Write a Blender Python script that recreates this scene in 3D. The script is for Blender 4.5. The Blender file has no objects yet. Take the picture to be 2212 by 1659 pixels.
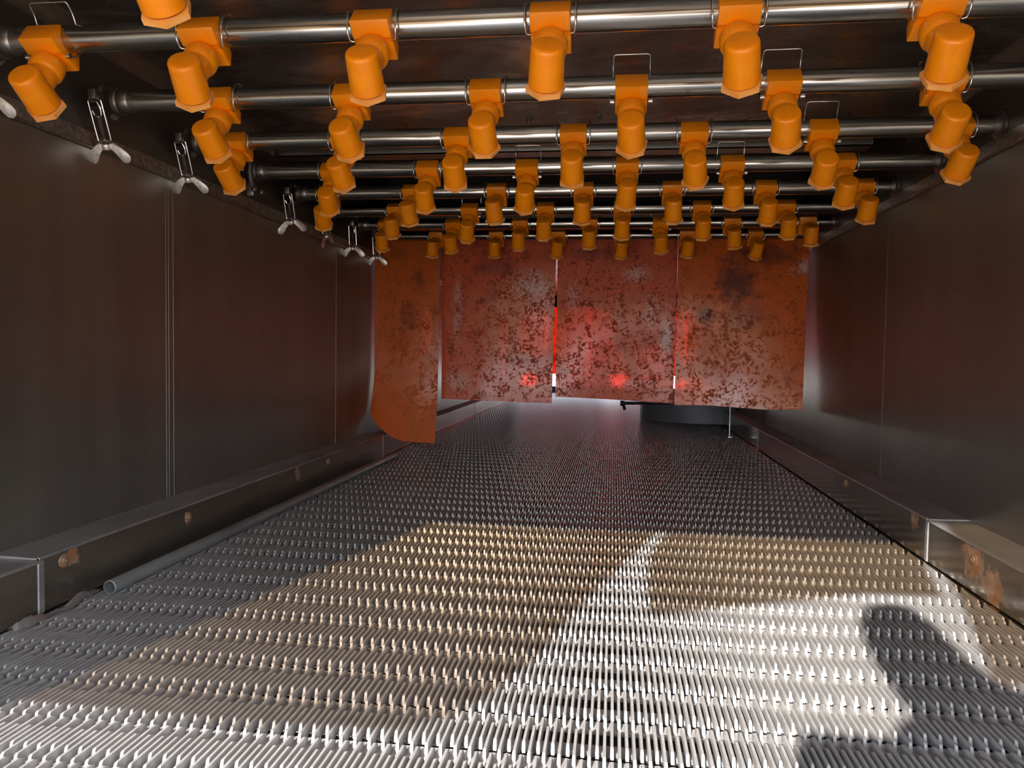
import bpy, bmesh, math, random
from mathutils import Vector, Matrix, noise
random.seed(7)
R = math.radians
C = bpy.context.scene.collection
SC = bpy.context.scene
HC = .534                                   # lens height above the belt's rib tops (z = 0)

# ------------------------------------------------------------------ camera
cam = bpy.data.objects.new('camera', bpy.data.cameras.new('camera'))
C.objects.link(cam)
cam.data.sensor_width = 36.0
cam.data.lens = 36.0 * .74814
cam.data.clip_start = .02
_y, _p, _r = .1299476, -.0431775, -.0146379
cam.matrix_world = (Matrix.Translation((0, 0, HC)) @ Matrix.Rotation(_y, 4, 'Z') @ Matrix.Rotation(_p, 4, 'X')
                    @ Matrix.Rotation(_r, 4, 'Y') @ Matrix.Rotation(R(90), 4, 'X'))
SC.camera = cam

# ------------------------------------------------------------------ exposure, sky, sun
SC.view_settings.view_transform = 'Standard'
SC.view_settings.look = 'None'
SC.view_settings.gamma = 1
SC.view_settings.exposure = 1.15
SC.cycles.max_bounces = 10
SC.cycles.diffuse_bounces = 5
SC.cycles.glossy_bounces = 6
SC.cycles.transparent_max_bounces = 12
SC.cycles.caustics_reflective = True
SC.cycles.blur_glossy = 1.0
SC.cycles.sample_clamp_indirect = 6
W = bpy.data.worlds.new('sky'); SC.world = W
W.use_nodes = True
nt = W.node_tree; nt.nodes.clear()
o_ = nt.nodes.new('ShaderNodeOutputWorld'); b_ = nt.nodes.new('ShaderNodeBackground')
tc = nt.nodes.new('ShaderNodeTexCoord'); sx = nt.nodes.new('ShaderNodeSeparateXYZ'); cr = nt.nodes.new('ShaderNodeValToRGB')
cr.color_ramp.elements[0].position = .47; cr.color_ramp.elements[0].color = (.42, .38, .34, 1)
cr.color_ramp.elements[1].position = .52; cr.color_ramp.elements[1].color = (.84, .90, 1.0, 1)
_e = cr.color_ramp.elements.new(1.0); _e.color = (.55, .70, 1.0, 1)
mp = nt.nodes.new('ShaderNodeMath'); mp.operation = 'MULTIPLY_ADD'; mp.inputs[1].default_value = .5; mp.inputs[2].default_value = .5
nt.links.new(tc.outputs['Generated'], sx.inputs[0]); nt.links.new(sx.outputs['Z'], mp.inputs[0])
nt.links.new(mp.outputs[0], cr.inputs[0]); nt.links.new(cr.outputs[0], b_.inputs['Color'])
b_.inputs['Strength'].default_value = 5.4
nt.links.new(b_.outputs[0], o_.inputs[0])
sun = bpy.data.objects.new('sun', bpy.data.lights.new('sun', 'SUN')); C.objects.link(sun)
sun.data.energy = 8.0; sun.data.angle = R(.7); sun.data.color = (1.0, .95, .88)
SUN = Vector((.25, 1.0, -.47))
sun.rotation_euler = SUN.to_track_quat('-Z', 'Y').to_euler()

# ------------------------------------------------------------------ helpers
def tag(o, label=None, cat=None, group=None, kind=None):
    if label: o['label'] = label
    if cat: o['category'] = cat
    if group: o['group'] = group
    if kind: o['kind'] = kind
    return o

def thing(name, loc=(0, 0, 0), label=None, cat=None, group=None, rot=(0, 0, 0)):
    o = bpy.data.objects.new(name, None); C.objects.link(o)
    o.location = loc; o.rotation_euler = rot; o.empty_display_size = .02
    return tag(o, label, cat, group)

def link(name, me, m=None, parent=None, loc=None, rot=None):
    o = bpy.data.objects.new(name, me); C.objects.link(o)
    if m is not None and not me.materials: me.materials.append(m)
    if parent: o.parent = parent
    if loc is not None: o.location = loc
    if rot is not None: o.rotation_euler = rot
    return o

def mesh_of(name, bm, m=None, smooth=35):
    bmesh.ops.recalc_face_normals(bm, faces=bm.faces)
    me = bpy.data.meshes.new(name); bm.to_mesh(me); bm.free()
    if smooth:
        me.shade_smooth(); me.set_sharp_from_angle(angle=R(smooth))
    if m is not None: me.materials.append(m)
    return me

def box(bm, lo, hi, bevel=0.0, seg=2):
    lo, hi = Vector(lo), Vector(hi)
    r = bmesh.ops.create_cube(bm, size=1.0)
    vs = r['verts']
    for v in vs: v.co = Vector((lo[i] + (v.co[i] + .5) * (hi[i] - lo[i]) for i in range(3)))
    if bevel:
        es = list({e for v in vs for e in v.link_edges})
        bmesh.ops.bevel(bm, geom=es, offset=bevel, segments=seg, profile=.5, affect='EDGES')

def frame_of(t):
    t = t.normalized(); a = Vector((0, 0, 1)) if abs(t.z) < .9 else Vector((1, 0, 0))
    u = t.cross(a).normalized(); return u, t.cross(u).normalized()

def lathe(bm, prof, p0, axis, seg=28, close=True):
    """prof: list of (distance along axis, radius)"""
    p0, axis = Vector(p0), Vector(axis).normalized(); u, w = frame_of(axis)
    rings = []
    for d, r in prof:
        if r < 1e-6: rings.append([bm.verts.new(p0 + axis * d)])
        else: rings.append([bm.verts.new(p0 + axis * d + (u * math.cos(6.283185 * k / seg) + w * math.sin(6.283185 * k / seg)) * r) for k in range(seg)])
    for a, b in zip(rings, rings[1:]):
        for k in range(seg):
            k2 = (k + 1) % seg
            if len(a) == 1 and len(b) == 1: continue
            if len(a) == 1: bm.faces.new((a[0], b[k], b[k2]))
            elif len(b) == 1: bm.faces.new((a[k], b[0], a[k2]))
            else: bm.faces.new((a[k], b[k], b[k2], a[k2]))
    if close:
        for rg in (rings[0], rings[-1]):
            if len(rg) > 2: bm.faces.new(rg)

def tube(bm, pts, r, seg=10, closed=False, bend=0.0):
    pts = [Vector(p) for p in pts]
    if bend:
        q = []; n = len(pts)
        for i, p in enumerate(pts):
            if not closed and i in (0, n - 1): q.append(p); continue
            a, b = pts[i - 1], pts[(i + 1) % n]
            da, db = (a - p), (b - p); k = min(bend, da.length * .45, db.length * .45)
            A, B = p + da.normalized() * k, p + db.normalized() * k
            for s in range(5):
                t = s / 4; q.append(A * (1 - t) ** 2 + p * 2 * t * (1 - t) + B * t * t)
        pts = q
    n = len(pts); rings = []; prev = None
    for i, p in enumerate(pts):
        if closed: t = (pts[(i + 1) % n] - pts[i - 1]).normalized()
        else: t = (pts[min(i + 1, n - 1)] - pts[max(i - 1, 0)]).normalized()
        if prev is None: u, w = frame_of(t)
        else:
            u = (prev - t * prev.dot(t)).normalized(); w = t.cross(u)
        prev = u
        rings.append([bm.verts.new(p + (u * math.cos(6.283185 * k / seg) + w * math.sin(6.283185 * k / seg)) * r) for k in range(seg)])
    m = n if closed else n - 1
    for i in range(m):
        a, b = rings[i], rings[(i + 1) % n]
        for k in range(seg): bm.faces.new((a[k], b[k], b[(k + 1) % seg], a[(k + 1) % seg]))
    if not closed: bm.faces.new(rings[0]); bm.faces.new(rings[-1])

def prism(bm, poly, axis, lo, hi, bevel=0.0):
    """poly: 2-D outline in the two other axes (in x,y,z order), extruded along axis from lo to hi"""
    o = [i for i in range(3) if i != axis]
    def P(p, h):
        v = [0, 0, 0]; v[o[0]], v[o[1]] = p; v[axis] = h; return Vector(v)
    a = [bm.verts.new(P(p, lo)) for p in poly]; b = [bm.verts.new(P(p, hi)) for p in poly]
    n = len(poly); fs = [bm.faces.new(a), bm.faces.new(b[::-1])]
    for i in range(n): fs.append(bm.faces.new((a[i], a[(i + 1) % n], b[(i + 1) % n], b[i])))
    if bevel:
        es = list({e for v in a + b for e in v.link_edges})
        bmesh.ops.bevel(bm, geom=es, offset=bevel, segments=2, profile=.5, affect='EDGES')

class MB:
    """small node-material builder"""
    def __init__(s, name):
        s.m = bpy.data.materials.new(name); s.m.use_nodes = True; s.t = s.m.node_tree; s.t.nodes.clear()
        s.out = s.n('ShaderNodeOutputMaterial'); s.b = s.n('ShaderNodeBsdfPrincipled'); s.l(s.b.outputs[0], s.out.inputs['Surface'])
        s.tc = s.n('ShaderNodeTexCoord')
    def n(s, k, **kw):
        x = s.t.nodes.new(k)
        for a, b in kw.items(): setattr(x, a, b)
        return x
    def l(s, a, b): s.t.links.new(a, b)
    def set(s, **kw):
        for k, v in kw.items():
            i = s.b.inputs[k.replace('_', ' ')]
            i.default_value = (*v, 1) if isinstance(v, tuple) and len(v) == 3 else v
        return s
    def coords(s, scale=(1, 1, 1), loc=(0, 0, 0)):
        m = s.n('ShaderNodeMapping'); m.inputs['Scale'].default_value = scale; m.inputs['Location'].default_value = loc
        s.l(s.tc.outputs['Object'], m.inputs[0]); return m.outputs[0]
    def noise(s, scale, detail=4, rough=.55, vec=None, dist=0):
        x = s.n('ShaderNodeTexNoise'); x.inputs['Scale'].default_value = scale; x.inputs['Detail'].default_value = detail
        x.inputs['Roughness'].default_value = rough; x.inputs['Distortion'].default_value = dist
        s.l(vec if vec is not None else s.tc.outputs['Object'], x.inputs['Vector']); return x.outputs['Fac']
    def ramp(s, fac, stops):
        x = s.n('ShaderNodeValToRGB'); e = x.color_ramp.elements
        while len(e) < len(stops): e.new(.5)
        for el, (p, c) in zip(e, stops): el.position = p; el.color = (*c, 1) if isinstance(c, tuple) else (c, c, c, 1)
        s.l(fac, x.inputs[0]); return x.outputs[0]
    def mix(s, fac, a, b, blend='MIX'):
        x = s.n('ShaderNodeMix', data_type='RGBA', blend_type=blend)
        for inp, v in ((x.inputs[0], fac), (x.inputs[6], a), (x.inputs[7], b)):
            if hasattr(v, 'is_linked'): s.l(v, inp)
            else: inp.default_value = (*v, 1) if isinstance(v, tuple) else v
        return x.outputs[2]
    def math(s, op, a, b=0.0, c=0.0):
        x = s.n('ShaderNodeMath', operation=op)
        for i, v in enumerate((a, b, c)):
            if hasattr(v, 'is_linked'): s.l(v, x.inputs[i])
            else: x.inputs[i].default_value = v
        return x.outputs[0]
    def bump(s, h, strength=.2, dist=.002):
        x = s.n('ShaderNodeBump'); x.inputs['Strength'].default_value = strength; x.inputs['Distance'].default_value = dist
        s.l(h, x.inputs['Height']); s.l(x.outputs[0], s.b.inputs['Normal']); return x

def near_points(M, pts, r, wob=.03):
    """mask that is 1 near any of the points, with a ragged noise edge (rust spots)"""
    nz = M.noise(28, 5, .65); acc = None
    for p, k in pts:
        d = M.n('ShaderNodeVectorMath', operation='DISTANCE'); M.l(M.tc.outputs['Object'], d.inputs[0]); d.inputs[1].default_value = p
        v = M.math('SUBTRACT', M.math('ADD', r * k, M.math('MULTIPLY', M.math('SUBTRACT', nz, .5), wob * 4 * k)), d.outputs['Value'])
        v = M.math('MULTIPLY', v, 1 / (.35 * r * k)); v = M.math('MINIMUM', M.math('MAXIMUM', v, 0), 1)
        acc = v if acc is None else M.math('MAXIMUM', acc, v)
    return acc

# ------------------------------------------------------------------ materials
def steel_wall(name, base, rough, streak=(9, .35, .5), seed=0.0, spots=True, metal=.92):
    M = MB(name)
    n1 = M.noise(1.3, 5, .6, M.coords((1, 1, .55), (seed, seed, 0)))
    n2 = M.noise(1, 4, .6, M.coords((streak[0], streak[0], streak[1]), (seed, 0, 0)))      # drip streaks run down
    col = M.mix(M.ramp(n1, [(.3, 0.0), (.75, 1.0)]), tuple(c * .72 for c in base), tuple(c * 1.22 for c in base))
    col = M.mix(M.ramp(n2, [(.45, 0.0), (.8, .35)]), col, tuple(c * 1.5 for c in base))
    if spots:
        n3 = M.noise(38, 3, .7)
        col = M.mix(M.ramp(n3, [(.69, 0.0), (.76, .5)]), col, (.05, .035, .025))
    M.l(col, M.b.inputs['Base Color'])
    rr = M.math('MULTIPLY_ADD', n1, .22, rough - .1); rr = M.math('MULTIPLY_ADD', n2, .1, rr)
    M.l(rr, M.b.inputs['Roughness']); M.set(Metallic=metal, Specular_Tint=(.42, .40, .38))
    M.bump(M.noise(2.2, 2, .5), .12, .02)
    return M.m

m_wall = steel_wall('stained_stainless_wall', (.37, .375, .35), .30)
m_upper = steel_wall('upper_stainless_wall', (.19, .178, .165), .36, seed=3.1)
M = MB('ceiling_stainless')
n1 = M.noise(1.6, 6, .62, M.coords((1.0, 2.4, 1)), 1.2); n2 = M.noise(5, 5, .6, M.coords((1, 2.2, 1)), 1.8)
M.l(M.ramp(n1, [(.35, (.16, .15, .14)), (.55, (.32, .305, .29)), (.66, (.66, .64, .61))]), M.b.inputs['Base Color'])
M.l(M.ramp(n2, [(.3, .22), (.7, .42)]), M.b.inputs['Roughness']); M.set(Metallic=.9); M.bump(n2, .15, .01)
m_ceil = M.m
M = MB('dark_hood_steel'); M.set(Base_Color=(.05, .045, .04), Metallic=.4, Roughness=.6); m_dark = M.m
M = MB('channel_steel'); M.set(Metallic=.95)
M.l(M.ramp(M.noise(4, 4, .6, M.coords((.6, 6, 6))), [(.3, (.34, .33, .31)), (.7, (.5, .49, .47))]), M.b.inputs['Base Color']); M.set(Roughness=.32); m_chan = M.m

M = MB('spray_pipe_steel')
n1 = M.noise(1, 4, .6, M.coords((2.5, 60, 60))); n2 = M.noise(45, 3, .6)
M.l(M.mix(M.ramp(n2, [(.66, 0.0), (.74, .5)]), M.ramp(n1, [(.3, (.38, .355, .325)), (.7, (.54, .51, .475))]), (.16, .12, .1)), M.b.inputs['Base Color'])
M.l(M.ramp(n1, [(.3, .15), (.7, .26)]), M.b.inputs['Roughness']); M.set(Metallic=1.0)
M.bump(M.noise(7, 2, .5, M.coords((.15, 12, 12))), .03, .002); m_pipe = M.m
M = MB('dull_fitting_steel'); M.set(Metallic=.95, Roughness=.38)
M.l(M.ramp(M.noise(30, 4), [(.3, (.2, .18, .165)), (.7, (.36, .34, .32))]), M.b.inputs['Base Color']); m_fit = M.m
M = MB('bright_wire'); M.set(Base_Color=(.72, .70, .66), Metallic=1.0, Roughness=.2); m_wire = M.m
M = MB('wing_nut_steel'); M.set(Metallic=.85, Roughness=.42)
M.l(M.ramp(M.noise(90, 4), [(.35, (.6, .56, .54)), (.6, (.85, .82, .8))]), M.b.inputs['Base Color']); m_wing = M.m

M = MB('painted_gap_shade'); M.set(Base_Color=(.10, .03, .01), Roughness=.6); m_ring = M.m
def plastic(name, a, b, rough=.30, sss=.08, yel=None):
    M = MB(name); n1 = M.noise(35, 3, .5)
    M.l(M.ramp(n1, [(.35, a), (.65, b)]), M.b.inputs['Base Color']); M.set(Roughness=rough)
    M.b.inputs['Subsurface Weight'].default_value = sss; M.b.inputs['Subsurface Radius'].default_value = (.012, .005, .001)
    M.b.inputs['Subsurface Scale'].default_value = 1.0
    M.bump(M.noise(160, 2), .03, .0004); return M.m
m_org = plastic('orange_nozzle_plastic', (.98, .28, .001), (1.0, .315, .002))
m_nut = plastic('paler_orange_nut_plastic', (.90, .36, .07), (.98, .48, .16), .5)

# belt plastic
M = MB('grey_belt_plastic'); n1 = M.noise(30, 5, .65); n2 = M.noise(1.6, 4, .55)
c = M.ramp(n1, [(.3, (.27, .255, .25)), (.7, (.38, .365, .355))]); c = M.mix(M.ramp(n2, [(.4, 0.0), (.75, .3)]), c, (.25, .235, .225))
M.l(c, M.b.inputs['Base Color']); M.set(Roughness=.34, Metallic=.1); M.b.inputs['Specular IOR Level'].default_value = .6; m_belt = M.m
M = MB('belt_underside_dark'); M.set(Base_Color=(.03, .028, .03), Roughness=.7); m_under = M.m

RB = [((.818, 2.79, .089), .6), ((.818, 2.18, .093), 1.0), ((.818, 1.83, .079), 1.9), ((.818, 1.75, .035), 1.7)]
LB = [((-1.109, 1.89, .079), .6), ((-1.109, 1.45, .09), .8), ((-1.109, 2.6, .085), .9)]
def rail_mat(name, base, rough, pts):
    M = MB(name)
    n1 = M.noise(3, 5, .6, M.coords((1, .5, 2.5))); n2 = M.noise(18, 5, .65)
    col = M.mix(M.ramp(n1, [(.3, 0.0), (.7, 1.0)]), tuple(c * .75 for c in base), tuple(c * 1.25 for c in base))
    col = M.mix(M.ramp(n2, [(.6, 0.0), (.75, .5)]), col, (.12, .09, .06))
    rust = near_points(M, pts, .03, .02)
    col = M.mix(M.math('MULTIPLY', rust, M.ramp(n2, [(.35, .45), (.6, 1.0)])), col, (.34, .14, .045)); M.l(col, M.b.inputs['Base Color'])
    M.l(M.math('SUBTRACT', .93, M.math('MULTIPLY', rust, .7)), M.b.inputs['Metallic'])
    M.l(M.math('MULTIPLY_ADD', n2, .14, rough), M.b.inputs['Roughness']); M.bump(n1, .1, .004); return M.m
m_railR = rail_mat('side_rail_steel_right', (.46, .42, .36), .10, RB)
m_railL = rail_mat('side_rail_steel_left', (.42, .37, .31), .16, LB)
M = MB('rail_top_steel'); n1 = M.noise(12, 5, .6, M.coords((1, .4, 1)))
M.l(M.ramp(n1, [(.3, (.28, .275, .275)), (.7, (.44, .43, .425))]), M.b.inputs['Base Color']); M.set(Metallic=.7, Roughness=.5); m_top = M.m
M = MB('weld_bead'); M.set(Metallic=.9, Roughness=.4); M.l(M.ramp(M.noise(80, 4), [(.3, (.2, .18, .16)), (.7, (.45, .42, .39))]), M.b.inputs['Base Color']); m_weld = M.m

# rubber flaps of the far curtain: stained orange-red rubber with light coming through
def patches(M, pts, nz, wob=1.1):
    """mask of ragged blotches; pts: (x, z, radius x, radius z, strength)"""
    sp = M.n('ShaderNodeSeparateXYZ'); M.l(M.tc.outputs['Object'], sp.inputs[0]); acc = None
    for x, z, rx, rz, k in pts:
        a = M.math('MULTIPLY', M.math('SUBTRACT', sp.outputs['X'], x), 1 / rx); b = M.math('MULTIPLY', M.math('SUBTRACT', sp.outputs['Z'], z), 1 / rz)
        d = M.math('SQRT', M.math('ADD', M.math('MULTIPLY', a, a), M.math('MULTIPLY', b, b)))
        v = M.math('ADD', M.math('SUBTRACT', 1.0, d), M.math('MULTIPLY', M.math('SUBTRACT', nz, .5), wob * 2))
        v = M.math('MULTIPLY', M.math('MINIMUM', M.math('MAXIMUM', M.math('MULTIPLY', v, 1.6), 0), 1), k)
        acc = v if acc is None else M.math('MAXIMUM', acc, v)
    return acc
def rubber(name, seed, stain, speck, base, trans=(.95, .09, .012), mixf=.42, scale=(), dark=(), thin=()):
    M = MB(name); P = M.coords((1, 1, 1), (seed, seed * 1.7, seed * .6))
    big = M.noise(4.0, 6, .65, P, .4); mid = M.noise(19, 6, .72, P, .3); fine = M.noise(75, 6, .75, P)
    drip = M.noise(2.6, 5, .65, M.coords((9, 1, 1.2), (seed, 0, 0)))
    col = M.mix(M.ramp(big, [(.56 - stain, 0.0), (.72 - stain * .5, .55)]), base, (.24, .06, .035))
    col = M.mix(M.ramp(drip, [(.48, 0.0), (.72, .5)]), col, (base[0] * .72, base[1] * 1.1, base[2] * .6))
    if dark: col = M.mix(patches(M, dark, mid), col, (.13, .04, .035))
    both = M.math('MULTIPLY_ADD', M.math('SUBTRACT', mid, .5), .75, fine)
    if scale: col = M.mix(M.math('MULTIPLY', patches(M, scale, mid, .9), M.ramp(both, [(.44, 1.0), (.54, .1)])), col, (.86, .72, .70))  # whitish glare painted into the colour, together with speckled limescale
    flecks = M.ramp(both, [(.57, 0.0), (.61, speck)])
    col = M.mix(flecks, col, (.30, .07, .055))
    M.l(col, M.b.inputs['Base Color'])
    M.l(M.ramp(both, [(.44, .34), (.58, .62)]), M.b.inputs['Roughness'])
    M.l(M.ramp(both, [(.50, .75), (.56, .0)]), M.b.inputs['Coat Weight'])
    M.b.inputs['Coat Roughness'].default_value = .15; M.b.inputs['Coat IOR'].default_value = 1.55
    M.b.inputs['Specular IOR Level'].default_value = .35
    M.bump(M.math('ADD', M.noise(3.5, 2, .5, P), M.math('MULTIPLY', fine, .08)), .4, .02)
    clear = M.ramp(both, [(.50, 1.0), (.60, .12)])
    if thin: clear = M.math('MULTIPLY', clear, M.math('ADD', .35, patches(M, thin, mid, .8)))
    tr = M.n('ShaderNodeBsdfTranslucent'); M.l(M.mix(clear, (.03, .003, .001), trans), tr.inputs['Color'])
    rf = M.n('ShaderNodeBsdfRefraction'); rf.inputs['IOR'].default_value = 1.02; rf.inputs['Roughness'].default_value = .40
    M.l(M.mix(clear, (.04, .003, .001), (1.0, .09, .025)), rf.inputs['Color'])
    mx = M.n('ShaderNodeMixShader'); mx.inputs[0].default_value = mixf
    m2 = M.n('ShaderNodeMixShader'); m2.inputs[0].default_value = .72
    M.l(M.b.outputs[0], mx.inputs[1]); M.l(tr.outputs[0], m2.inputs[1]); M.l(rf.outputs[0], m2.inputs[2]); M.l(m2.outputs[0], mx.inputs[2]); M.l(mx.outputs[0], M.out.inputs['Surface']); return M.m

# clear amber film of the entrance flaps
M = MB('amber_clear_film'); tr = M.n('ShaderNodeBsdfTransparent'); tr.inputs['Color'].default_value = (.56, .47, .35, 1)
M.set(Base_Color=(.8, .4, .15), Roughness=.2); mx = M.n('ShaderNodeMixShader'); mx.inputs[0].default_value = .9
M.l(M.b.outputs[0], mx.inputs[1]); M.l(tr.outputs[0], mx.inputs[2]); M.l(mx.outputs[0], M.out.inputs['Surface']); m_film = M.m
M = MB('pale_concrete'); M.l(M.ramp(M.noise(3, 5), [(.3, (.62, .6, .57)), (.7, (.75, .73, .7))]), M.b.inputs['Base Color']); M.set(Roughness=.9); m_conc = M.m
M = MB('galvanised_tube'); n1 = M.noise(14, 5, .6, M.coords((1, .3, 1)))
M.l(M.ramp(n1, [(.3, (.17, .18, .18)), (.7, (.30, .31, .31))]), M.b.inputs['Base Color']); M.set(Metallic=.6, Roughness=.5); m_galv = M.m
M = MB('crumpled_foil'); M.set(Base_Color=(.8, .79, .79), Metallic=.85, Roughness=.35); M.bump(M.noise(60, 3), .6, .004); m_foil = M.m
M = MB('black_rod'); M.set(Base_Color=(.015, .015, .02), Roughness=.5); m_black = M.m
M = MB('drum_steel'); M.set(Base_Color=(.22, .22, .23), Metallic=.3, Roughness=.55); m_drum = M.m

# ------------------------------------------------------------------ setting
XL, XR, XLC, XRC = -1.21, .92, -1.109, .818
Y0, Y1 = -.14, 9.95
ZSL, ZSR, ZC = .993, 1.034, 1.245

def struct(name, bm, m, smooth=0):
    return tag(link(name, mesh_of(name, bm, m, smooth)), kind='structure')

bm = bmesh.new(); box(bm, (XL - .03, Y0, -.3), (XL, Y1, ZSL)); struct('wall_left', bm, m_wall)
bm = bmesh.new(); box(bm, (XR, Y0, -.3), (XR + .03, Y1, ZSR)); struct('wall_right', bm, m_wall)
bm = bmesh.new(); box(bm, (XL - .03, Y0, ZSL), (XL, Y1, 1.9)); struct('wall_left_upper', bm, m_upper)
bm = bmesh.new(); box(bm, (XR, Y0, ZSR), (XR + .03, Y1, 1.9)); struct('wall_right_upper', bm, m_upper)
bm = bmesh.new(); box(bm, (XL, Y0, ZC), (XR, 2.62, ZC + .03)); box(bm, (XL, 4.02, ZC), (XR, Y1, ZC + .03))
struct('ceiling', bm, m_ceil)
# dark exhaust hood above the gap in the ceiling
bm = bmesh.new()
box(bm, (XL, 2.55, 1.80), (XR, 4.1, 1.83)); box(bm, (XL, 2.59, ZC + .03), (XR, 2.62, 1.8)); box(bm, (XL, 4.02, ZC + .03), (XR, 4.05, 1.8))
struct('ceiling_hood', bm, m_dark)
bm = bmesh.new(); box(bm, (XL, Y0, -.34), (XR, Y1, -.3)); struct('floor', bm, m_under)
bm = bmesh.new(); box(bm, (-14, 10.6, -1.0), (14, 40, -.95)); struct('ground_outside', bm, m_conc)

def trim(n, bm, m, smooth=0): return struct('trim_%d' % n, bm, m, smooth)
def seam(x, z, s):
    bm = bmesh.new(); n = 90
    for i in range(n):
        y0, y1 = Y0 + (Y1 - Y0) * i / n, Y0 + (Y1 - Y0) * (i + 1) / n
    box(bm, (min(x, x + s * .006), Y0, z - .002), (max(x, x + s * .006), Y1, z + .034), .0015, 1)
    tube(bm, [(x + s * .005, Y0 + (Y1 - Y0) * i / n, z - .002 + .0016 * random.uniform(-1, 1)) for i in range(n + 1)], .0035, 8)
    return bm
trim(1, seam(XL, ZSL, 1), m_weld, 40); trim(2, seam(XR, ZSR, -1), m_weld, 40)
bm = bmesh.new(); pass

for yy in (1.955, 1.968, 1.990): box(bm, (XL - .001, yy, .1), (XL + .0005, yy + .002, ZSL))
trim(3, bm, m_wall, 40)
bm = bmesh.new(); box(bm, (XR - .0006, 2.762, .11), (XR + .001, 2.765, ZSR)); trim(4, bm, m_upper, 40)
bm = bmesh.new(); box(bm, (XR - .003, 4.79, .1), (XR + .001, 4.80, ZSR)); trim(5, bm, m_under)
bm = bmesh.new(); box(bm, (XL - .001, 3.25, .1), (XL + .0006, 3.253, ZSL)); trim(6, bm, m_wall)
# the ceiling's edge angles
bm = bmesh.new(); box(bm, (XL, Y0, ZC - .03), (XL + .004, 2.62, ZC)); box(bm, (XL, Y0, ZC - .004), (XL + .04, 2.62, ZC)); trim(7, bm, m_chan)
bm = bmesh.new(); box(bm, (XR - .004, Y0, ZC - .03), (XR, 2.62, ZC)); box(bm, (XR - .04, Y0, ZC - .004), (XR, 2.62, ZC)); trim(8, bm, m_chan)
# header and jambs of the entrance, behind the camera
bm = bmesh.new(); box(bm, (XL - .03, -.16, 1.156), (XR + .03, -.12, 2.2)); struct('wall_entrance_header', bm, m_wall)
bm = bmesh.new(); box(bm, (XL - .9, -.16, -.6), (XL + .045, -.12, 2.2)); struct('wall_entrance_side', bm, m_wall)

# channel beams under the ceiling
def channel(y, z, x0, x1, w, h, t=.004):
    bm = bmesh.new()
    box(bm, (x0, y, z), (x1, y + w, z + t)); box(bm, (x0, y, z), (x1, y + t, z + h)); box(bm, (x0, y + w - t, z), (x1, y + w, z + h))
    return bm
o = link('ceiling_channel', mesh_of('channel', channel(2.665, 1.222, XL, .83, .08, .05), m_chan, 0))
tag(o, 'grey steel channel spanning under the ceiling behind the third pipe', 'channel', 'steel channels under the ceiling')
bm = channel(4.0, 1.218, XL, .19, .06, .06); b2 = channel(4.0, 1.218, .196, XR, .06, .06)
me_ = bpy.data.meshes.new('tmp'); b2.to_mesh(me_); b2.free(); bm.from_mesh(me_); bpy.data.meshes.remove(me_)
o = link('ceiling_channel', mesh_of('channel', bm, m_chan, 0))
tag(o, 'narrow steel channel with a slit, under the ceiling between the last two pipes', 'channel', 'steel channels under the ceiling')

# ceiling bolts
bm = bmesh.new(); lathe(bm, [(0, .012), (.0025, .012)], (0, 0, 0), (0, 0, -1), 20)
lathe(bm, [(.0025, .0085), (.0105, .0085)], (0, 0, 0), (0, 0, -1), 6); lathe(bm, [(.0105, .0045), (.018, .0045), (.019, .0035)], (0, 0, 0), (0, 0, -1), 12)
me_bolt = mesh_of('bolt', bm, m_fit)
for x, lab in ((-.268, 'small hex bolt in the ceiling, the one nearer the centre of the tunnel mouth, beside the other bolt'),
               (-.057, 'small hex bolt in the ceiling, close beside a nozzle with raised clip')):
    tag(link('ceiling_bolt', me_bolt, loc=(x, 2.355, ZC)), lab, 'bolt', 'bolts in the ceiling')
C.objects['ceiling_bolt']['label'] = 'small hex bolt in the ceiling, the one farther from the raised clip'

# ------------------------------------------------------------------ side rails (curbs)
def rail(name, side, segs, m):
    root = tag(thing(name), kind='structure')
    for i, (ya, yb, zt, xin, name2) in enumerate(segs):
        bm = bmesh.new()
        if side < 0:
            box(bm, (xin - .006, ya, .002), (xin, yb, zt), .0015, 1); box(bm, (XL, ya, -.06), (XLC + .001, yb, -.001))
        else:
            box(bm, (xin, ya, .004), (xin + .006, yb, zt), .0015, 1); box(bm, (XRC - .001, ya, -.06), (XR, yb, -.001))
        link('rail_face', mesh_of('rail_face', bm, m, 30), parent=root)
        bm = bmesh.new(); n = 60
        x2 = XL if side < 0 else XR
        # slightly wavy top flange
        vs = []
        for k in range(n + 1):
            y = ya + (yb - ya) * k / n; w = .0012 * noise.noise(Vector((y * 3, side, 0)))
            vs.append((bm.verts.new((xin - side * -.0, y, zt + w)), bm.verts.new((x2, y, zt + .002)),
                       bm.verts.new((xin, y, zt - .004 + w)), bm.verts.new((x2, y, zt - .003))))
        for a, b in zip(vs, vs[1:]):
            bm.faces.new((a[0], a[1], b[1], b[0])); bm.faces.new((a[2], b[2], b[3], a[3])); bm.faces.new((a[0], b[0], b[2], a[2]))
        bm.faces.new((vs[0][0], vs[0][2], vs[0][3], vs[0][1])); bm.faces.new((vs[-1][0], vs[-1][1], vs[-1][3], vs[-1][2]))
        # bright ground edge along the bend
        tube(bm, [(xin + side * .001, ya, zt - .001), (xin + side * .001, yb, zt - .001)], .0035, 8)
        link('rail_top', mesh_of('rail_top', bm, m_top, 40), parent=root)
        if name2:
            bm = bmesh.new()
            box(bm, (xin - (.002 if side > 0 else .004), yb - .008, .004), (xin + (.004 if side > 0 else .002), yb + .008, zt), .001, 1)
            link('rail_joint', mesh_of('rail_joint', bm, m_top, 30), parent=root)
    return root
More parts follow.
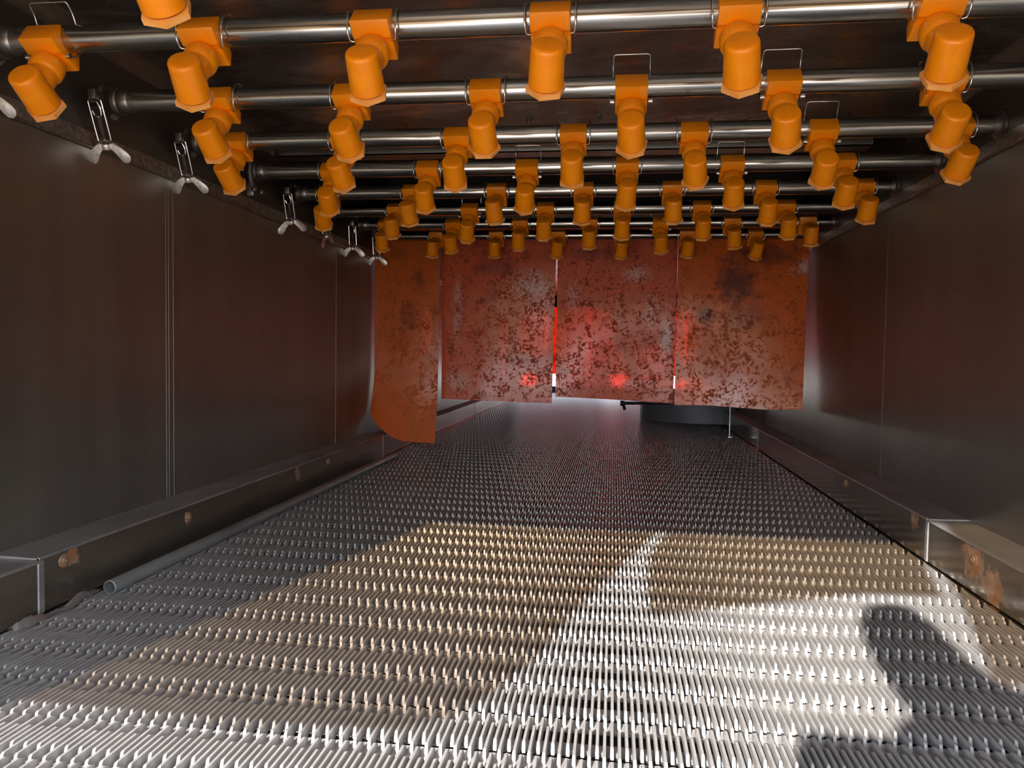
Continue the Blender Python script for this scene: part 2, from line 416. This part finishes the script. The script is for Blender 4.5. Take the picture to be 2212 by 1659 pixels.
rl = rail('baseboard_left', -1, [(Y0, 1.355, .108, XLC + .004, 1), (1.355, 3.64, .113, XLC, 1), (3.64, 6.2, .100, XLC - .010, 1), (6.2, Y1, .1, XLC - .008, 0)], m_railL)
rr = rail('baseboard_right', 1, [(Y0, 2.094, .111, XRC, 1), (2.094, 4.43, .114, XRC, 1), (4.43, Y1, .112, XRC + .01, 0)], m_railR)
M = MB('rusty_bolt'); M.l(M.ramp(M.noise(200, 4), [(.35, (.3, .13, .05)), (.65, (.45, .36, .26))]), M.b.inputs['Base Color']); M.set(Metallic=.5, Roughness=.5); m_rb = M.m
def rail_bolt(x, y, z, s, parent):
    bm = bmesh.new(); lathe(bm, [(0, .0135), (.0015, .014), (.0025, .012), (.0027, .009)], (0, 0, 0), (s, 0, 0), 24)
    lathe(bm, [(.002, .008), (.0045, .008), (.0055, .006), (.0055, .003), (.004, .0028)], (0, 0, 0), (s, 0, 0), 20)
    link('rail_bolt', mesh_of('rail_bolt', bm, m_rb), parent=parent, loc=(x, y, z))
for y, z in ((1.424, .09), (1.89, .079), (2.9, .085)): rail_bolt(XLC, y, z, 1, rl)
for y, z in ((1.83, .079), (2.18, .093), (2.79, .089)): rail_bolt(XRC, y, z, -1, rr)

# ------------------------------------------------------------------ the conveyor belt
bv, bf = [], []
def rib(x, ya, yb, top, w=.0021, w2=.0027, h=.015):
    """one raised rib: steep front, level top, rounded fall at the back"""
    n = len(bv); P = [(ya, -h, w2), (ya + .003, -.0015, w), (ya + .0055, 0, w * .85), (yb - .010, 0, w * .85), (yb - .003, -.003, w), (yb, -h, w2)]
    for y, z, ww in P: bv.append((x - ww, y, z + top)); bv.append((x + ww, y, z + top))
    for i in range(len(P) - 1):
        a = n + 2 * i; bf.append((a, a + 1, a + 3, a + 2))
    bf.append(tuple(n + 2 * i for i in range(len(P)))); bf.append(tuple(n + 2 * i + 1 for i in reversed(range(len(P)))))
PITCH = .1095; nx = int((XRC - XLC - .014) / .01)
rows = int((Y1 + .6) / PITCH)
for j in range(rows):
    yb_ = -.55 + j * PITCH + .008
    for i in range(nx + 1):
        x = XLC + .009 + i * .01
        ya = yb_ + (.028 if i % 2 else 0)
        jz = random.uniform(-.0004, .0004)
        rib(x + random.uniform(-.0003, .0003), ya, ya + .0865, jz)
me = bpy.data.meshes.new('conveyor_belt'); me.from_pydata(bv, [], bf); me.materials.append(m_belt)
belt = tag(link('conveyor_belt', me), 'grey raised-rib conveyor belt running the whole length of the tunnel', 'conveyor belt')
bm = bmesh.new()
for j in range(rows + 1):
    y = -.55 + j * PITCH
    box(bm, (XLC + .003, y, -.019), (XRC - .003, y + .030, -.0145)); box(bm, (XLC + .003, y + .052, -.021), (XRC - .003, y + .072, -.0145))
link('belt_hinge_bars', mesh_of('belt_hinge_bars', bm, m_belt, 0), parent=belt)
bm = bmesh.new(); box(bm, (XLC + .001, -.6, -.05), (XRC - .001, Y1, -.03)); link('belt_underside', mesh_of('belt_underside', bm, m_under, 0), parent=belt)

# ------------------------------------------------------------------ spray pipes
ZP = HC + .56256
YR = {k: 1.3206 + .34505 * (k - 1) for k in range(0, 9)}
NTH = ['', 'first', 'second', 'third', 'fourth', 'fifth', 'sixth', 'seventh', 'last']
def arc_pts(c, r, a0, a1, n, plane='yz'):
    return [(c[0], c[1] + r * math.cos(a0 + (a1 - a0) * i / n), c[2] + r * math.sin(a0 + (a1 - a0) * i / n)) for i in range(n + 1)]
def make_pipe():
    root = thing('spray_pipe')
    bm = bmesh.new(); L = .905 + 1.10
    lathe(bm, [(0, .0238), (.001, .024), (.4, .024), (.8, .024), (1.2, .024), (1.6, .024), (L - .001, .024), (L, .0238)], (-1.10, 0, 0), (1, 0, 0), 48)
    link('pipe_barrel', mesh_of('pipe_barrel', bm, m_pipe), parent=root)
    bm = bmesh.new()    # ferrule, clamp ring and end elbow at the left wall
    lathe(bm, [(0, .0245), (.004, .0265), (.020, .0265), (.024, .025), (.026, .0235), (.05, .0235)], (-1.138, 0, 0), (1, 0, 0), 40)
    lathe(bm, [(0, .028), (.003, .0305), (.012, .0305), (.015, .028)], (-1.152, 0, 0), (1, 0, 0), 40)
    link('end_ferrule', mesh_of('end_ferrule', bm, m_fit), parent=root)
    bm = bmesh.new()
    lathe(bm, [(0, .035), (.002, .036), (.006, .036), (.0075, .030), (.012, .0255), (.022, .0252), (.023, .0243)], (.9195, 0, 0), (-1, 0, 0), 40)
    link('wall_socket', mesh_of('wall_socket', bm, m_fit), parent=root)
    return root
def copy_tree(o, parent=None):
    c = o.copy(); C.objects.link(c); c.parent = parent
    for ch in list(o.children): copy_tree(ch, c)
    return c
pipe0 = make_pipe()
for k in range(0, 9):
    o = pipe0 if k == 0 else copy_tree(pipe0)
    o.location = (0, YR[k], ZP)
    if k == 0: lab = 'polished steel spray pipe overhead in front of all others, only its orange nozzle showing'
    elif k == 8: lab = 'steel spray pipe farthest back, crossing just in front of the red flaps'
    else: lab = 'polished steel spray pipe crossing overhead, the %s counted from the front' % NTH[k]
    tag(o, lab, 'pipe', 'spray pipes across the top of the tunnel')

# ------------------------------------------------------------------ swing clamps at the left wall
def clamp_parts(root, folded=0):
    bm = bmesh.new()   # curved yoke over the pipe end
    tube(bm, [(0, .034 * math.cos(a), .034 * math.sin(a)) for a in [R(-60) + R(255) * i / 16 for i in range(17)]], .008, 10)
    box(bm, (-.010, -.062, -.012), (.010, -.036, .012), .004, 2)
    link('yoke', mesh_of('yoke', bm, m_fit), parent=root)
    bm = bmesh.new()   # wire stirrup
    tube(bm, [(-.016, 0, 0), (.016, 0, 0), (.016, 0, -.092), (-.016, 0, -.092)], .0019, 8, closed=True, bend=.006)
    tube(bm, [(-.009, -.002, -.004), (.006, -.002, -.004), (.011, -.002, -.018), (.009, -.002, -.036), (-.006, -.002, -.036), (-.010, -.002, -.024)], .0017, 8, bend=.004)
    f = link('wire_stirrup', mesh_of('wire_stirrup', bm, m_wire), parent=root, loc=(0, -.052, -.010), rot=(R(24), 0, 0))
    bm = bmesh.new(); lathe(bm, [(-.002, .006), (.018, .0075), (.020, .002)], (-.010, 0, -.018), (1, 0, 0), 18)
    link('pivot_roller', mesh_of('pivot_roller', bm, m_black), parent=f)
    bm = bmesh.new()   # threaded swing bolt
    prof = [(.036, .0042)]
    for i in range(16): prof += [(.038 + i * .003, .0049), (.0395 + i * .003, .0040)]
    prof += [(.088, .0062), (.090, .0062), (.0915, .0036), (.104, .0036)]
    lathe(bm, prof, (0, 0, 0), (0, 0, -1), 14); link('swing_bolt', mesh_of('swing_bolt', bm, m_fit, 60), parent=f)
    bm = bmesh.new()   # wing nut: hub and two spoon-shaped wings
    lathe(bm, [(0, .0095), (.004, .0105), (.012, .0085), (.013, .005)], (0, 0, 0), (0, 0, -1), 20)
    for s in (-1, 1):
        pr = [(.005, .000), (.016, .003), (.030, -.007), (.043, -.020), (.048, -.029), (.0465, -.038), (.040, -.0435), (.031, -.042), (.025, -.035), (.018, -.020), (.008, -.011)]
        pr = [(s * x * 1.12, z) for x, z in pr]
        prism(bm, pr if s > 0 else pr[::-1], 1, -.0014, .0014, .0006)
    link('wing_nut', mesh_of('wing_nut', bm, m_wing, 30), parent=f, loc=(0, 0, -.098), rot=(0, 0, R(folded)))
    return root
CL = [(0, 'wing nut of a swing clamp peeking in beside the wall, mostly out of view', 0, 24),
      (1, 'swing clamp at the wall end of the first pipe, behind its outermost nozzle', 0, 24),
      (2, 'swing clamp with bright wing nut holding the wall end of the second pipe', 0, 24),
      (3, 'swing clamp with wing nut at the wall end of the third pipe', 0, 24),
      (5, 'small swing clamp with dull half-turned wing nut at the fifth pipe', 38, 20),
      (6, 'swing clamp seen edge-on below the paired nozzles, at the sixth pipe', 84, 22),
      (7, 'small swing clamp with bright splayed wing nut at the seventh pipe', 0, 8),
      (8, 'swing clamp half hidden by a nozzle beside the red flaps, at the last pipe', 0, 10)]
for k, lab, turn, tilt in CL:
    if k in (0, 1): ox, oy = (-1.17, YR[k])
    else: ox, oy = (-1.17, YR[k])
    t = thing('swing_clamp', (ox, oy, ZP), lab, 'clamp', 'swing clamps along the wall')
    clamp_parts(t, turn); t.children[1].rotation_euler = (R(tilt), 0, 0)
    for ch in t.children:
        if ch.name.startswith('wire_stirrup'): ch.rotation_euler = (R(tilt), 0, 0)
        else: ch.rotation_euler = (0, 0, 0)
t = thing('hinge_bracket', (-1.150, YR[4], ZP), 'curved steel hinge bracket with two round nuts at the fourth pipe', 'bracket')
bm = bmesh.new(); tube(bm, [(0, -.026, .028), (0, -.034, .012), (0, -.036, -.012), (.003, -.034, -.030), (.006, -.036, -.050)], .0085, 12)
box(bm, (-.006, -.046, -.085), (.018, -.028, -.045), .004, 2); link('hinge_arm', mesh_of('hinge_arm', bm, m_fit), parent=t)
for y in (-.012, .012):
    bm = bmesh.new(); lathe(bm, [(0, .008), (.012, .008), (.015, .005)], (.012, y * .4 - .03, -.068), (1, -.6, 0), 16)
    link('round_nut', mesh_of('round_nut', bm, m_fit), parent=t, loc=(.010, y * 1.6, 0))
bm = bmesh.new(); lathe(bm, [(0, .0035), (.01, .0045), (.012, .003)], (-.02, -.034, -.002), (-1, -.3, 0), 10); link('hinge_pin', mesh_of('hinge_pin', bm, m_fit), parent=t)

# ------------------------------------------------------------------ spray nozzles
# local frame: x along the pipe, y along the nozzle body (down and away), z pointing from the nozzle back to the pipe (= -v)
def make_nozzle_meshes():
    D = {}
    bm = bmesh.new()
    arc = [(.0245 * math.sin(a), .0245 * math.cos(a)) for a in [R(80) - R(172) * i / 14 for i in range(15)]]     # (u, v) round the pipe
    poly = [(-.0300, -.001), (-.0300, .040), (.0015, .0400), (.006, .0335), (.012, .0325), (.020, .0335), (.0480, .0270), (.0485, .023), (.036, .0045)] + arc
    prism(bm, [(u, -v) for u, v in poly], 0, -.0335, .0335, .0016)
    D['saddle'] = mesh_of('saddle', bm, m_org, 32)
    bm = bmesh.new()    # neck and swivel flange; axis = -z through (0, .033)
    lathe(bm, [(.026, .0235), (.040, .0240), (.045, .0275), (.050, .0295), (.066, .0295), (.070, .0275), (.074, .0250), (.112, .0240)], (0, .016, 0), (0, 0, -1), 36)
    D['swivel_neck'] = mesh_of('swivel_neck', bm, m_org, 30)
    bm = bmesh.new()    # body along +y about its own swivel axis
    lathe(bm, [(-.0245, 0), (-.0245, .0205), (-.0240, .0232), (-.0226, .0254), (-.0203, .0268), (-.017, .0274), (.020, .0288), (.0435, .0294), (.0445, .0284), (.0445, 0)], (0, 0, 0), (0, 1, 0), 44, close=False)
    D['nozzle_body'] = mesh_of('nozzle_body', bm, m_org, 32)
    bm = bmesh.new()
    lathe(bm, [(.0462, .0310), (.0470, .0345), (.0558, .0345), (.0568, .0330), (.0568, .018), (.050, .017)], (0, 0, 0), (0, 1, 0), 6)
    D['hex_nut'] = mesh_of('hex_nut', bm, m_nut, 25)
    bm = bmesh.new(); lathe(bm, [(.0440, .0270), (.0466, .0270)], (0, 0, 0), (0, 1, 0), 40); D['gap_shade'] = mesh_of('gap_shade', bm, m_ring)  # dark ring added to paint the shaded gap between body and nut
    for nm, pts in (('closed', [(.0335, .008, -.037), (.0405, .006, -.038), (.0425, -.010, -.035), (.0425, -.0235, -.0235), (.0425, -.031, -.007), (.0425, -.0285, .012), (.0425, -.020, .026), (.0400, -.004, .0325)]),
                    ('open', [(.0345, .010, -.036), (.0400, .012, -.036), (.0405, .020, -.026), (.0400, .027, -.012), (.0395, .026, .014), (.0385, -.026, .040), (.0375, -.046, .044)])):
        bm = bmesh.new(); q = [Vector(p) for p in pts]
        full = q + [Vector((-p.x, p.y, p.z)) for p in reversed(q)]
        tube(bm, full, .00175, 8, bend=.006)
        if nm == 'open':
            for s in (-1, 1): lathe(bm, [(-.004, .005), (.004, .005)], (s * .040, .010, -.035), (1, 0, 0), 12)
        D['wire_' + nm] = mesh_of('wire_clip', bm, m_wire, 60)
    return D
ND = make_nozzle_meshes()
NZ = [(0, -.583, 4, 36, 0),
(1,-1.039,4.1,31.5,1),(1,-0.734,9.7,38.3,0),(1,-0.420,4.6,39.5,0),(1,-0.114,5.9,39.8,0),(1,0.191,-7.7,37.3,0),(1,0.497,-6.8,38.2,0),
(2,-0.892,0.5,34.6,0),(2,-0.583,-1.6,32.4,0),(2,-0.281,0.6,34.7,0),(2,0.028,-3.1,31.0,1),(2,0.334,-8.2,33.7,1),(2,0.647,-2.3,31.3,0),
(3,-1.030,-2.0,35.8,0),(3,-0.719,-1.2,37.7,0),(3,-0.414,2.8,36.0,0),(3,-0.111,0.8,39.4,0),(3,0.192,-5.6,33.4,0),(3,0.502,-3.5,31.0,1),(3,0.809,1.5,38.1,0),
(4,-0.884,7.8,35.4,0),(4,-0.577,3.7,40.4,0),(4,-0.269,5.7,36.0,1),(4,0.032,3.8,43.3,0),(4,0.336,-3.9,42.4,1),(4,0.645,-2.1,42.0,0),
(5,-1.030,7.7,43.4,0),(5,-0.716,-1.1,51.5,0),(5,-0.414,-2.0,54.1,0),(5,-0.111,3.6,52.3,0),(5,0.190,-1.9,52.6,0),(5,0.497,-2.5,48.2,0),(5,0.807,-1.9,50.9,0),
(6,-0.876,1.3,55.6,0),(6,-0.575,7.1,45.1,1),(6,-0.273,2.0,50.2,0),(6,0.026,0.8,51.3,0),(6,0.327,-1.1,49.7,0),(6,0.636,-4.8,50.8,0),
(7,-1.021,6.7,52.4,0),(7,-0.715,1.2,46.9,0),(7,-0.413,3.4,54.2,0),(7,-0.109,2.1,57.3,0),(7,0.193,-1.8,43.9,1),(7,0.491,-4.5,56.9,0),(7,0.797,-2.5,62.6,0),
(8,-0.871,8.1,61.0,0),(8,-0.571,2.4,59.9,0),(8,-0.270,7.9,58.8,0),(8,0.032,5.0,57.1,0),(8,0.336,2.0,59.7,0),(8,0.648,7.5,54.9,0)]
cnt = {}
TOT = {k: sum(1 for z in NZ if z[0] == k) for k in range(9)}
for i, (k, x, phi, psi, op) in enumerate(NZ):
    c = cnt[k] = cnt.get(k, 0) + 1
    if k == 0: lab = 'orange spray nozzle cut off by the top edge, in front of the first pipe'
    else:
        pos = 'leftmost' if c == 1 else 'rightmost' if c == TOT[k] else NTH[c] + ' from the left'
        lab = 'orange spray nozzle%s on the %s pipe%s, %s' % (', clip raised,' if op else '', NTH[k], '' if k == 8 else ' from the front', pos)
    t = thing('spray_nozzle', (x, YR[k], ZP), lab, 'nozzle', 'orange spray nozzles clipped on the pipes', rot=(-R(psi), 0, 0))
    s = link('saddle', ND['saddle'], parent=t, rot=(R(-3), 0, 0))
    link('wire_clip', ND['wire_open' if op else 'wire_closed'], parent=t, rot=(R(-3), 0, 0))
    link('swivel_neck', ND['swivel_neck'], parent=t)
    b = link('nozzle_body', ND['nozzle_body'], parent=t, loc=(0, .004, -.116), rot=(0, 0, R(phi)))
    link('gap_shade', ND['gap_shade'], parent=b)
    n = link('hex_nut', ND['hex_nut'], parent=b, rot=(0, R(random.choice((0, 12, 22, 31, 43, 52))), 0))

# ------------------------------------------------------------------ the far red flaps
def flap(name, lab, xs, zt, zb, y, mat, curl=None, lean=0.0, wave=.006, nx=26, nz=44, thick=.004, sd=0.0):
    """xs(t): (left, right) at height parameter t (0 top, 1 bottom); zb(s): bottom height at width parameter s"""
    bm = bmesh.new(); g = []
    for j in range(nz + 1):
        t = j / nz; row = []
        for i in range(nx + 1):
            s = i / nx; xl, xr = xs(t); x = xl + (xr - xl) * s
            z = zt + (zb(s) - zt) * t
            yy = y + lean * t + wave * (math.sin(s * 5 + t * 2.2 + sd) * t + .5 * math.sin(s * 2.2 + sd * 2 + t * 6))
            if curl: x, yy, z = curl(s, t, x, yy, z)
            row.append(bm.verts.new((x, yy, z)))
        g.append(row)
    for j in range(nz):
        for i in range(nx): bm.faces.new((g[j][i], g[j][i + 1], g[j + 1][i + 1], g[j + 1][i]))
    bmesh.ops.recalc_face_normals(bm, faces=bm.faces)
    bmesh.ops.solidify(bm, geom=list(bm.faces), thickness=thick)
    o = link(name, mesh_of(name, bm, mat, 50)); return tag(o, lab, 'curtain flap', 'red rubber flaps closing the tunnel')
def lerp(a, b, t): return a + (b - a) * t
def zb1(s):
    # rounded outer lower corner where the flap has bent up against the side rail
    if s < .62: return lerp(.218, .072, math.sin(R(90) * (s / .62) ** .75) )
    return lerp(.072, .066, (s - .62) / .38)
def curl1(s, t, x, y, z):
    k = max(0, (t - .72) / .28)
    y -= .075 * k ** 2 * (.3 + .7 * (1 - s)) + .03 * k * k * s
    return x, y, z
flap('rubber_flap', 'longest brown-red rubber flap, bent at its lower corner, by the left wall', lambda t: (-1.201, lerp(-.862, -.876, t)), 1.19, zb1, 3.78,
     rubber('red_rubber_one', 1.3, -.05, .3, (.86, .16, .02), dark=[(-.97, .88, .04, .07, .6), (-1.03, .70, .05, .1, .4)], thin=[(-.93, .62, .03, .14, 1.8)]), curl1, sd=.4)
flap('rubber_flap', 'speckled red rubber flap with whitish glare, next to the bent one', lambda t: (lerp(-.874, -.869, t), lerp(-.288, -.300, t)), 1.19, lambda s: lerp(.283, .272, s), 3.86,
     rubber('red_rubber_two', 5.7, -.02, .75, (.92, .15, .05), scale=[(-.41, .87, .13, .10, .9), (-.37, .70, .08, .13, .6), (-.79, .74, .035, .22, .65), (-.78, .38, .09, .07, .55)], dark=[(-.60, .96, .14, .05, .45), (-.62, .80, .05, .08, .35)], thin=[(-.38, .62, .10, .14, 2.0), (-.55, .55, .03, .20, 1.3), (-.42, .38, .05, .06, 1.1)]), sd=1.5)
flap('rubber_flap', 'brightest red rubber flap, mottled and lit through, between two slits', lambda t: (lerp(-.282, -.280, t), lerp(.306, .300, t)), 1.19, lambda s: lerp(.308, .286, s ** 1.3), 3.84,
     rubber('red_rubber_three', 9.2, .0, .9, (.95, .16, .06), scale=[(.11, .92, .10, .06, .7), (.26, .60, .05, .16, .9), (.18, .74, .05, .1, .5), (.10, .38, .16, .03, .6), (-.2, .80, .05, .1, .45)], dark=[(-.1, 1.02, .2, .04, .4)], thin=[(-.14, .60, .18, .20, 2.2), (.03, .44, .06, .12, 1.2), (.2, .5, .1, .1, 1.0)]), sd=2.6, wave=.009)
def curl4(s, t, x, y, z):
    return x, y - .09 * t * s, z
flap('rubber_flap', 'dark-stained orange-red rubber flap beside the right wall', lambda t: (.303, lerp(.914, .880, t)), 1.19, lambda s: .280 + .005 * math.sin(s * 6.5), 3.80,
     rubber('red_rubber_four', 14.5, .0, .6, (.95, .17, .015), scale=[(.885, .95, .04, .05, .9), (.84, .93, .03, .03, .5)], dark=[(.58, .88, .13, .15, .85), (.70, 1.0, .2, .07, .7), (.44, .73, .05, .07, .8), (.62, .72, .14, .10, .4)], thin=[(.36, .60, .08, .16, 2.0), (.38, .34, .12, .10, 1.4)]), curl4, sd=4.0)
bm = bmesh.new(); box(bm, (XL, 3.765, 1.15), (XR, 3.775, 1.245)); box(bm, (XL, 3.872, 1.15), (XR, 3.882, 1.245)); trim(9, bm, m_fit)
# flaps at the far exit
for i, (xa, xb, lab) in enumerate(((-1.19, -.86, 'bright orange flap far away at the exit, by the left wall'), (-.85, -.31, 'bright orange flap at the exit, second from the left wall'),
                              (-.30, .30, 'bright orange flap at the exit, seen through the slit'), (.31, .9, 'bright orange flap at the exit, by the right wall'))):
    o = flap('rubber_flap', lab, lambda t, a=xa, b=xb: (a, b), 1.2, lambda s: .247, 9.85, rubber('exit_rubber_%d' % i, i * 2.1, -.1, .1, (.75, .16, .02), (.7, .12, .008), .40), sd=i)
    o['group'] = 'orange flaps at the far exit'
bm = bmesh.new(); box(bm, (XL, 9.9, -.3), (XR, 9.93, .085)); trim(10, bm, m_dark)
bm = bmesh.new(); box(bm, (XL, 9.8, 1.10), (XR, 9.83, 1.3)); trim(11, bm, m_dark)

# ------------------------------------------------------------------ things behind the flaps
t = thing('round_drum', (.80, 5.95, 0), 'dark round steel drum half hidden behind the red flaps', 'drum')
bm = bmesh.new(); lathe(bm, [(.004, .46), (.01, .47), (.19, .47), (.195, .46), (.195, 0)], (-.10, .35, 0), (0, 0, 1), 64); link('drum_shell', mesh_of('drum_shell', bm, m_drum), parent=t)
bm = bmesh.new(); tube(bm, [(-.30, -.12, .165), (-.72, -.10, .150)], .012, 12); tube(bm, [(-.715, -.10, .150), (-.700, -.12, .105)], .012, 12)
lathe(bm, [(0, .02), (.03, .02)], (-.705, -.10, .1505), (-1, 0, -.03), 14); link('drum_rod', mesh_of('drum_rod', bm, m_black), parent=t)
# bright bracket tip by the right rail
bm = bmesh.new(); box(bm, (.745, 5.0, .002), (.750, 5.004, .20)); box(bm, (.735, 4.97, .002), (.765, 5.0, .012), .003, 2)
tag(link('upright_bracket', mesh_of('bracket', bm, m_wire)), 'thin bright upright bracket on the belt edge below the right-hand flap', 'bracket')

# ------------------------------------------------------------------ loose tube and foil on the belt
t = thing('loose_tube', (-1.058, 1.495, .0155), 'long dull grey hollow tube lying on the belt along the left rail', 'tube')
bm = bmesh.new(); L = 2.12
lathe(bm, [(.004, .0125), (0, .0128), (0, .0143), (.001, .015), (L / 4, .015), (L / 2, .015), (L * .75, .015), (L, .015), (L, .0125)], (0, 0, 0), (.006, 1, 0), 40, close=False)
lathe(bm, [(.002, .0127), (.3, .0127), (.3, 0)], (0, 0, 0), (.006, 1, 0), 40, close=False)
link('tube_wall', mesh_of('tube_wall', bm, m_galv, 60), parent=t)
bm = bmesh.new(); g = []; n = 44
for i in range(n + 1):
    f = i / n; y = 1.26 + f * .25; w = .003 + .009 * abs(math.sin(f * 7.5 + .6)) ** .8
    cx = -1.092 + .012 * math.sin(f * 4) ; r = []
    for k in range(6):
        s = k / 5; zz = .003 + .016 * math.sin(s * 3.14) * (.5 + .5 * math.sin(f * 11)) + .003 * random.random()
        r.append(bm.verts.new((cx - w * .5 + w * 1.5 * s, y, zz)))
    g.append(r)
for i in range(n):
    for k in range(5): bm.faces.new((g[i][k], g[i][k + 1], g[i + 1][k + 1], g[i + 1][k]))
bmesh.ops.solidify(bm, geom=list(bm.faces), thickness=.0008)
tag(link('foil_strip', mesh_of('foil_strip', bm, m_foil, 60)), 'crumpled shiny foil strip on the belt in front of the loose tube', 'foil strip')

# ------------------------------------------------------------------ entrance flaps behind the camera (they tint and shape the sunlight)
def film(pts, y, lab):
    bm = bmesh.new(); prism(bm, pts, 1, y - .001, y + .001)
    tag(link('film_flap', mesh_of('film_flap', bm, m_film, 0)), lab, 'curtain flap', 'amber film flaps at the entrance')
film([(-1.166, 1.16), (-.460, 1.16), (-.476, 1.0), (-.486, .80), (-.478, .68), (-.492, .61), (-.513, .564), (-.56, .543), (-.612, .534), (-.80, .522), (-1.0, .530), (-1.166, .53)], -.115, 'amber film flap of the entrance, by the left wall')
film([(-.447, 1.16), (.262, 1.16), (.262, .90), (.096, .895), (-.163, .833), (-.338, .790), (-.385, .88), (-.44, 1.02)], -.115, 'amber film flap of the entrance, curled at the bottom')
film([(.300, 1.16), (.90, 1.16), (.90, .68), (.272, .678), (.285, .80), (.292, .86)], -.118, 'amber film flap of the entrance, by the right wall')

# ------------------------------------------------------------------ the photographer behind the lens (only the shadow reaches the picture)
def skinned(name, pts, edges, m, lv=2):
    me = bpy.data.meshes.new(name); me.from_pydata([p[:3] for p in pts], edges, []); me.materials.append(m)
    o = bpy.data.objects.new(name, me); C.objects.link(o)
    sk = o.modifiers.new('skin', 'SKIN'); sk.use_smooth_shade = True
    for v, p in zip(me.skin_vertices[0].data, pts): v.radius = (p[3], p[4] if len(p) > 4 else p[3])
    me.skin_vertices[0].data[0].use_root = True
    ss = o.modifiers.new('sub', 'SUBSURF'); ss.levels = lv; ss.render_levels = lv
    return o
M = MB('dark_jacket'); M.set(Base_Color=(.03, .035, .05), Roughness=.9); m_jack = M.m
M = MB('skin'); M.set(Base_Color=(.55, .33, .24), Roughness=.55); m_skin = M.m
M = MB('dark_hair'); M.set(Base_Color=(.03, .02, .015), Roughness=.8); m_hair = M.m
P = [(.46, -.62, .05, .17, .13), (.44, -.58, .35, .18, .13), (.40, -.52, .62, .19, .13), (.30, -.46, .69, .15, .11), (.15, -.38, .74, .095), (.10, -.35, .84, .085, .085), (.085, -.345, .92, .076, .082), (.065, -.35, .965, .045, .05),
     (.60, -.48, .64, .075), (.50, -.32, .45, .045), (.22, -.10, .49, .028), (.08, -.42, .625, .13), (.12, -.30, .42, .10), (.10, -.12, .43, .035)]
person = skinned('person', P, [(0, 1), (1, 2), (2, 3), (3, 4), (4, 5), (5, 6), (6, 7), (2, 8), (8, 9), (9, 10), (3, 11), (11, 12), (12, 13)], m_skin)
tag(person, 'person in a dark jacket crouching behind the lens, holding a phone', 'person')
jk = skinned('jacket', [(p[0], p[1], p[2], p[3] + .012, (p[4] if len(p) > 4 else p[3]) + .012) for p in P[:4] + P[8:10] + P[11:13]],
             [(0, 1), (1, 2), (2, 3), (2, 4), (4, 5), (3, 6), (6, 7)], m_jack); jk.parent = person
hr = skinned('hair', [(.080, -.375, .90, .078, .07), (.070, -.36, .965, .07, .075)], [(0, 1)], m_hair); hr.parent = person
bm = bmesh.new(); box(bm, (-.010, -.020, .455), (.142, -.012, .531), .006, 3)
tag(link('phone', mesh_of('phone', bm, m_black)), 'black phone held sideways by the person', 'phone')
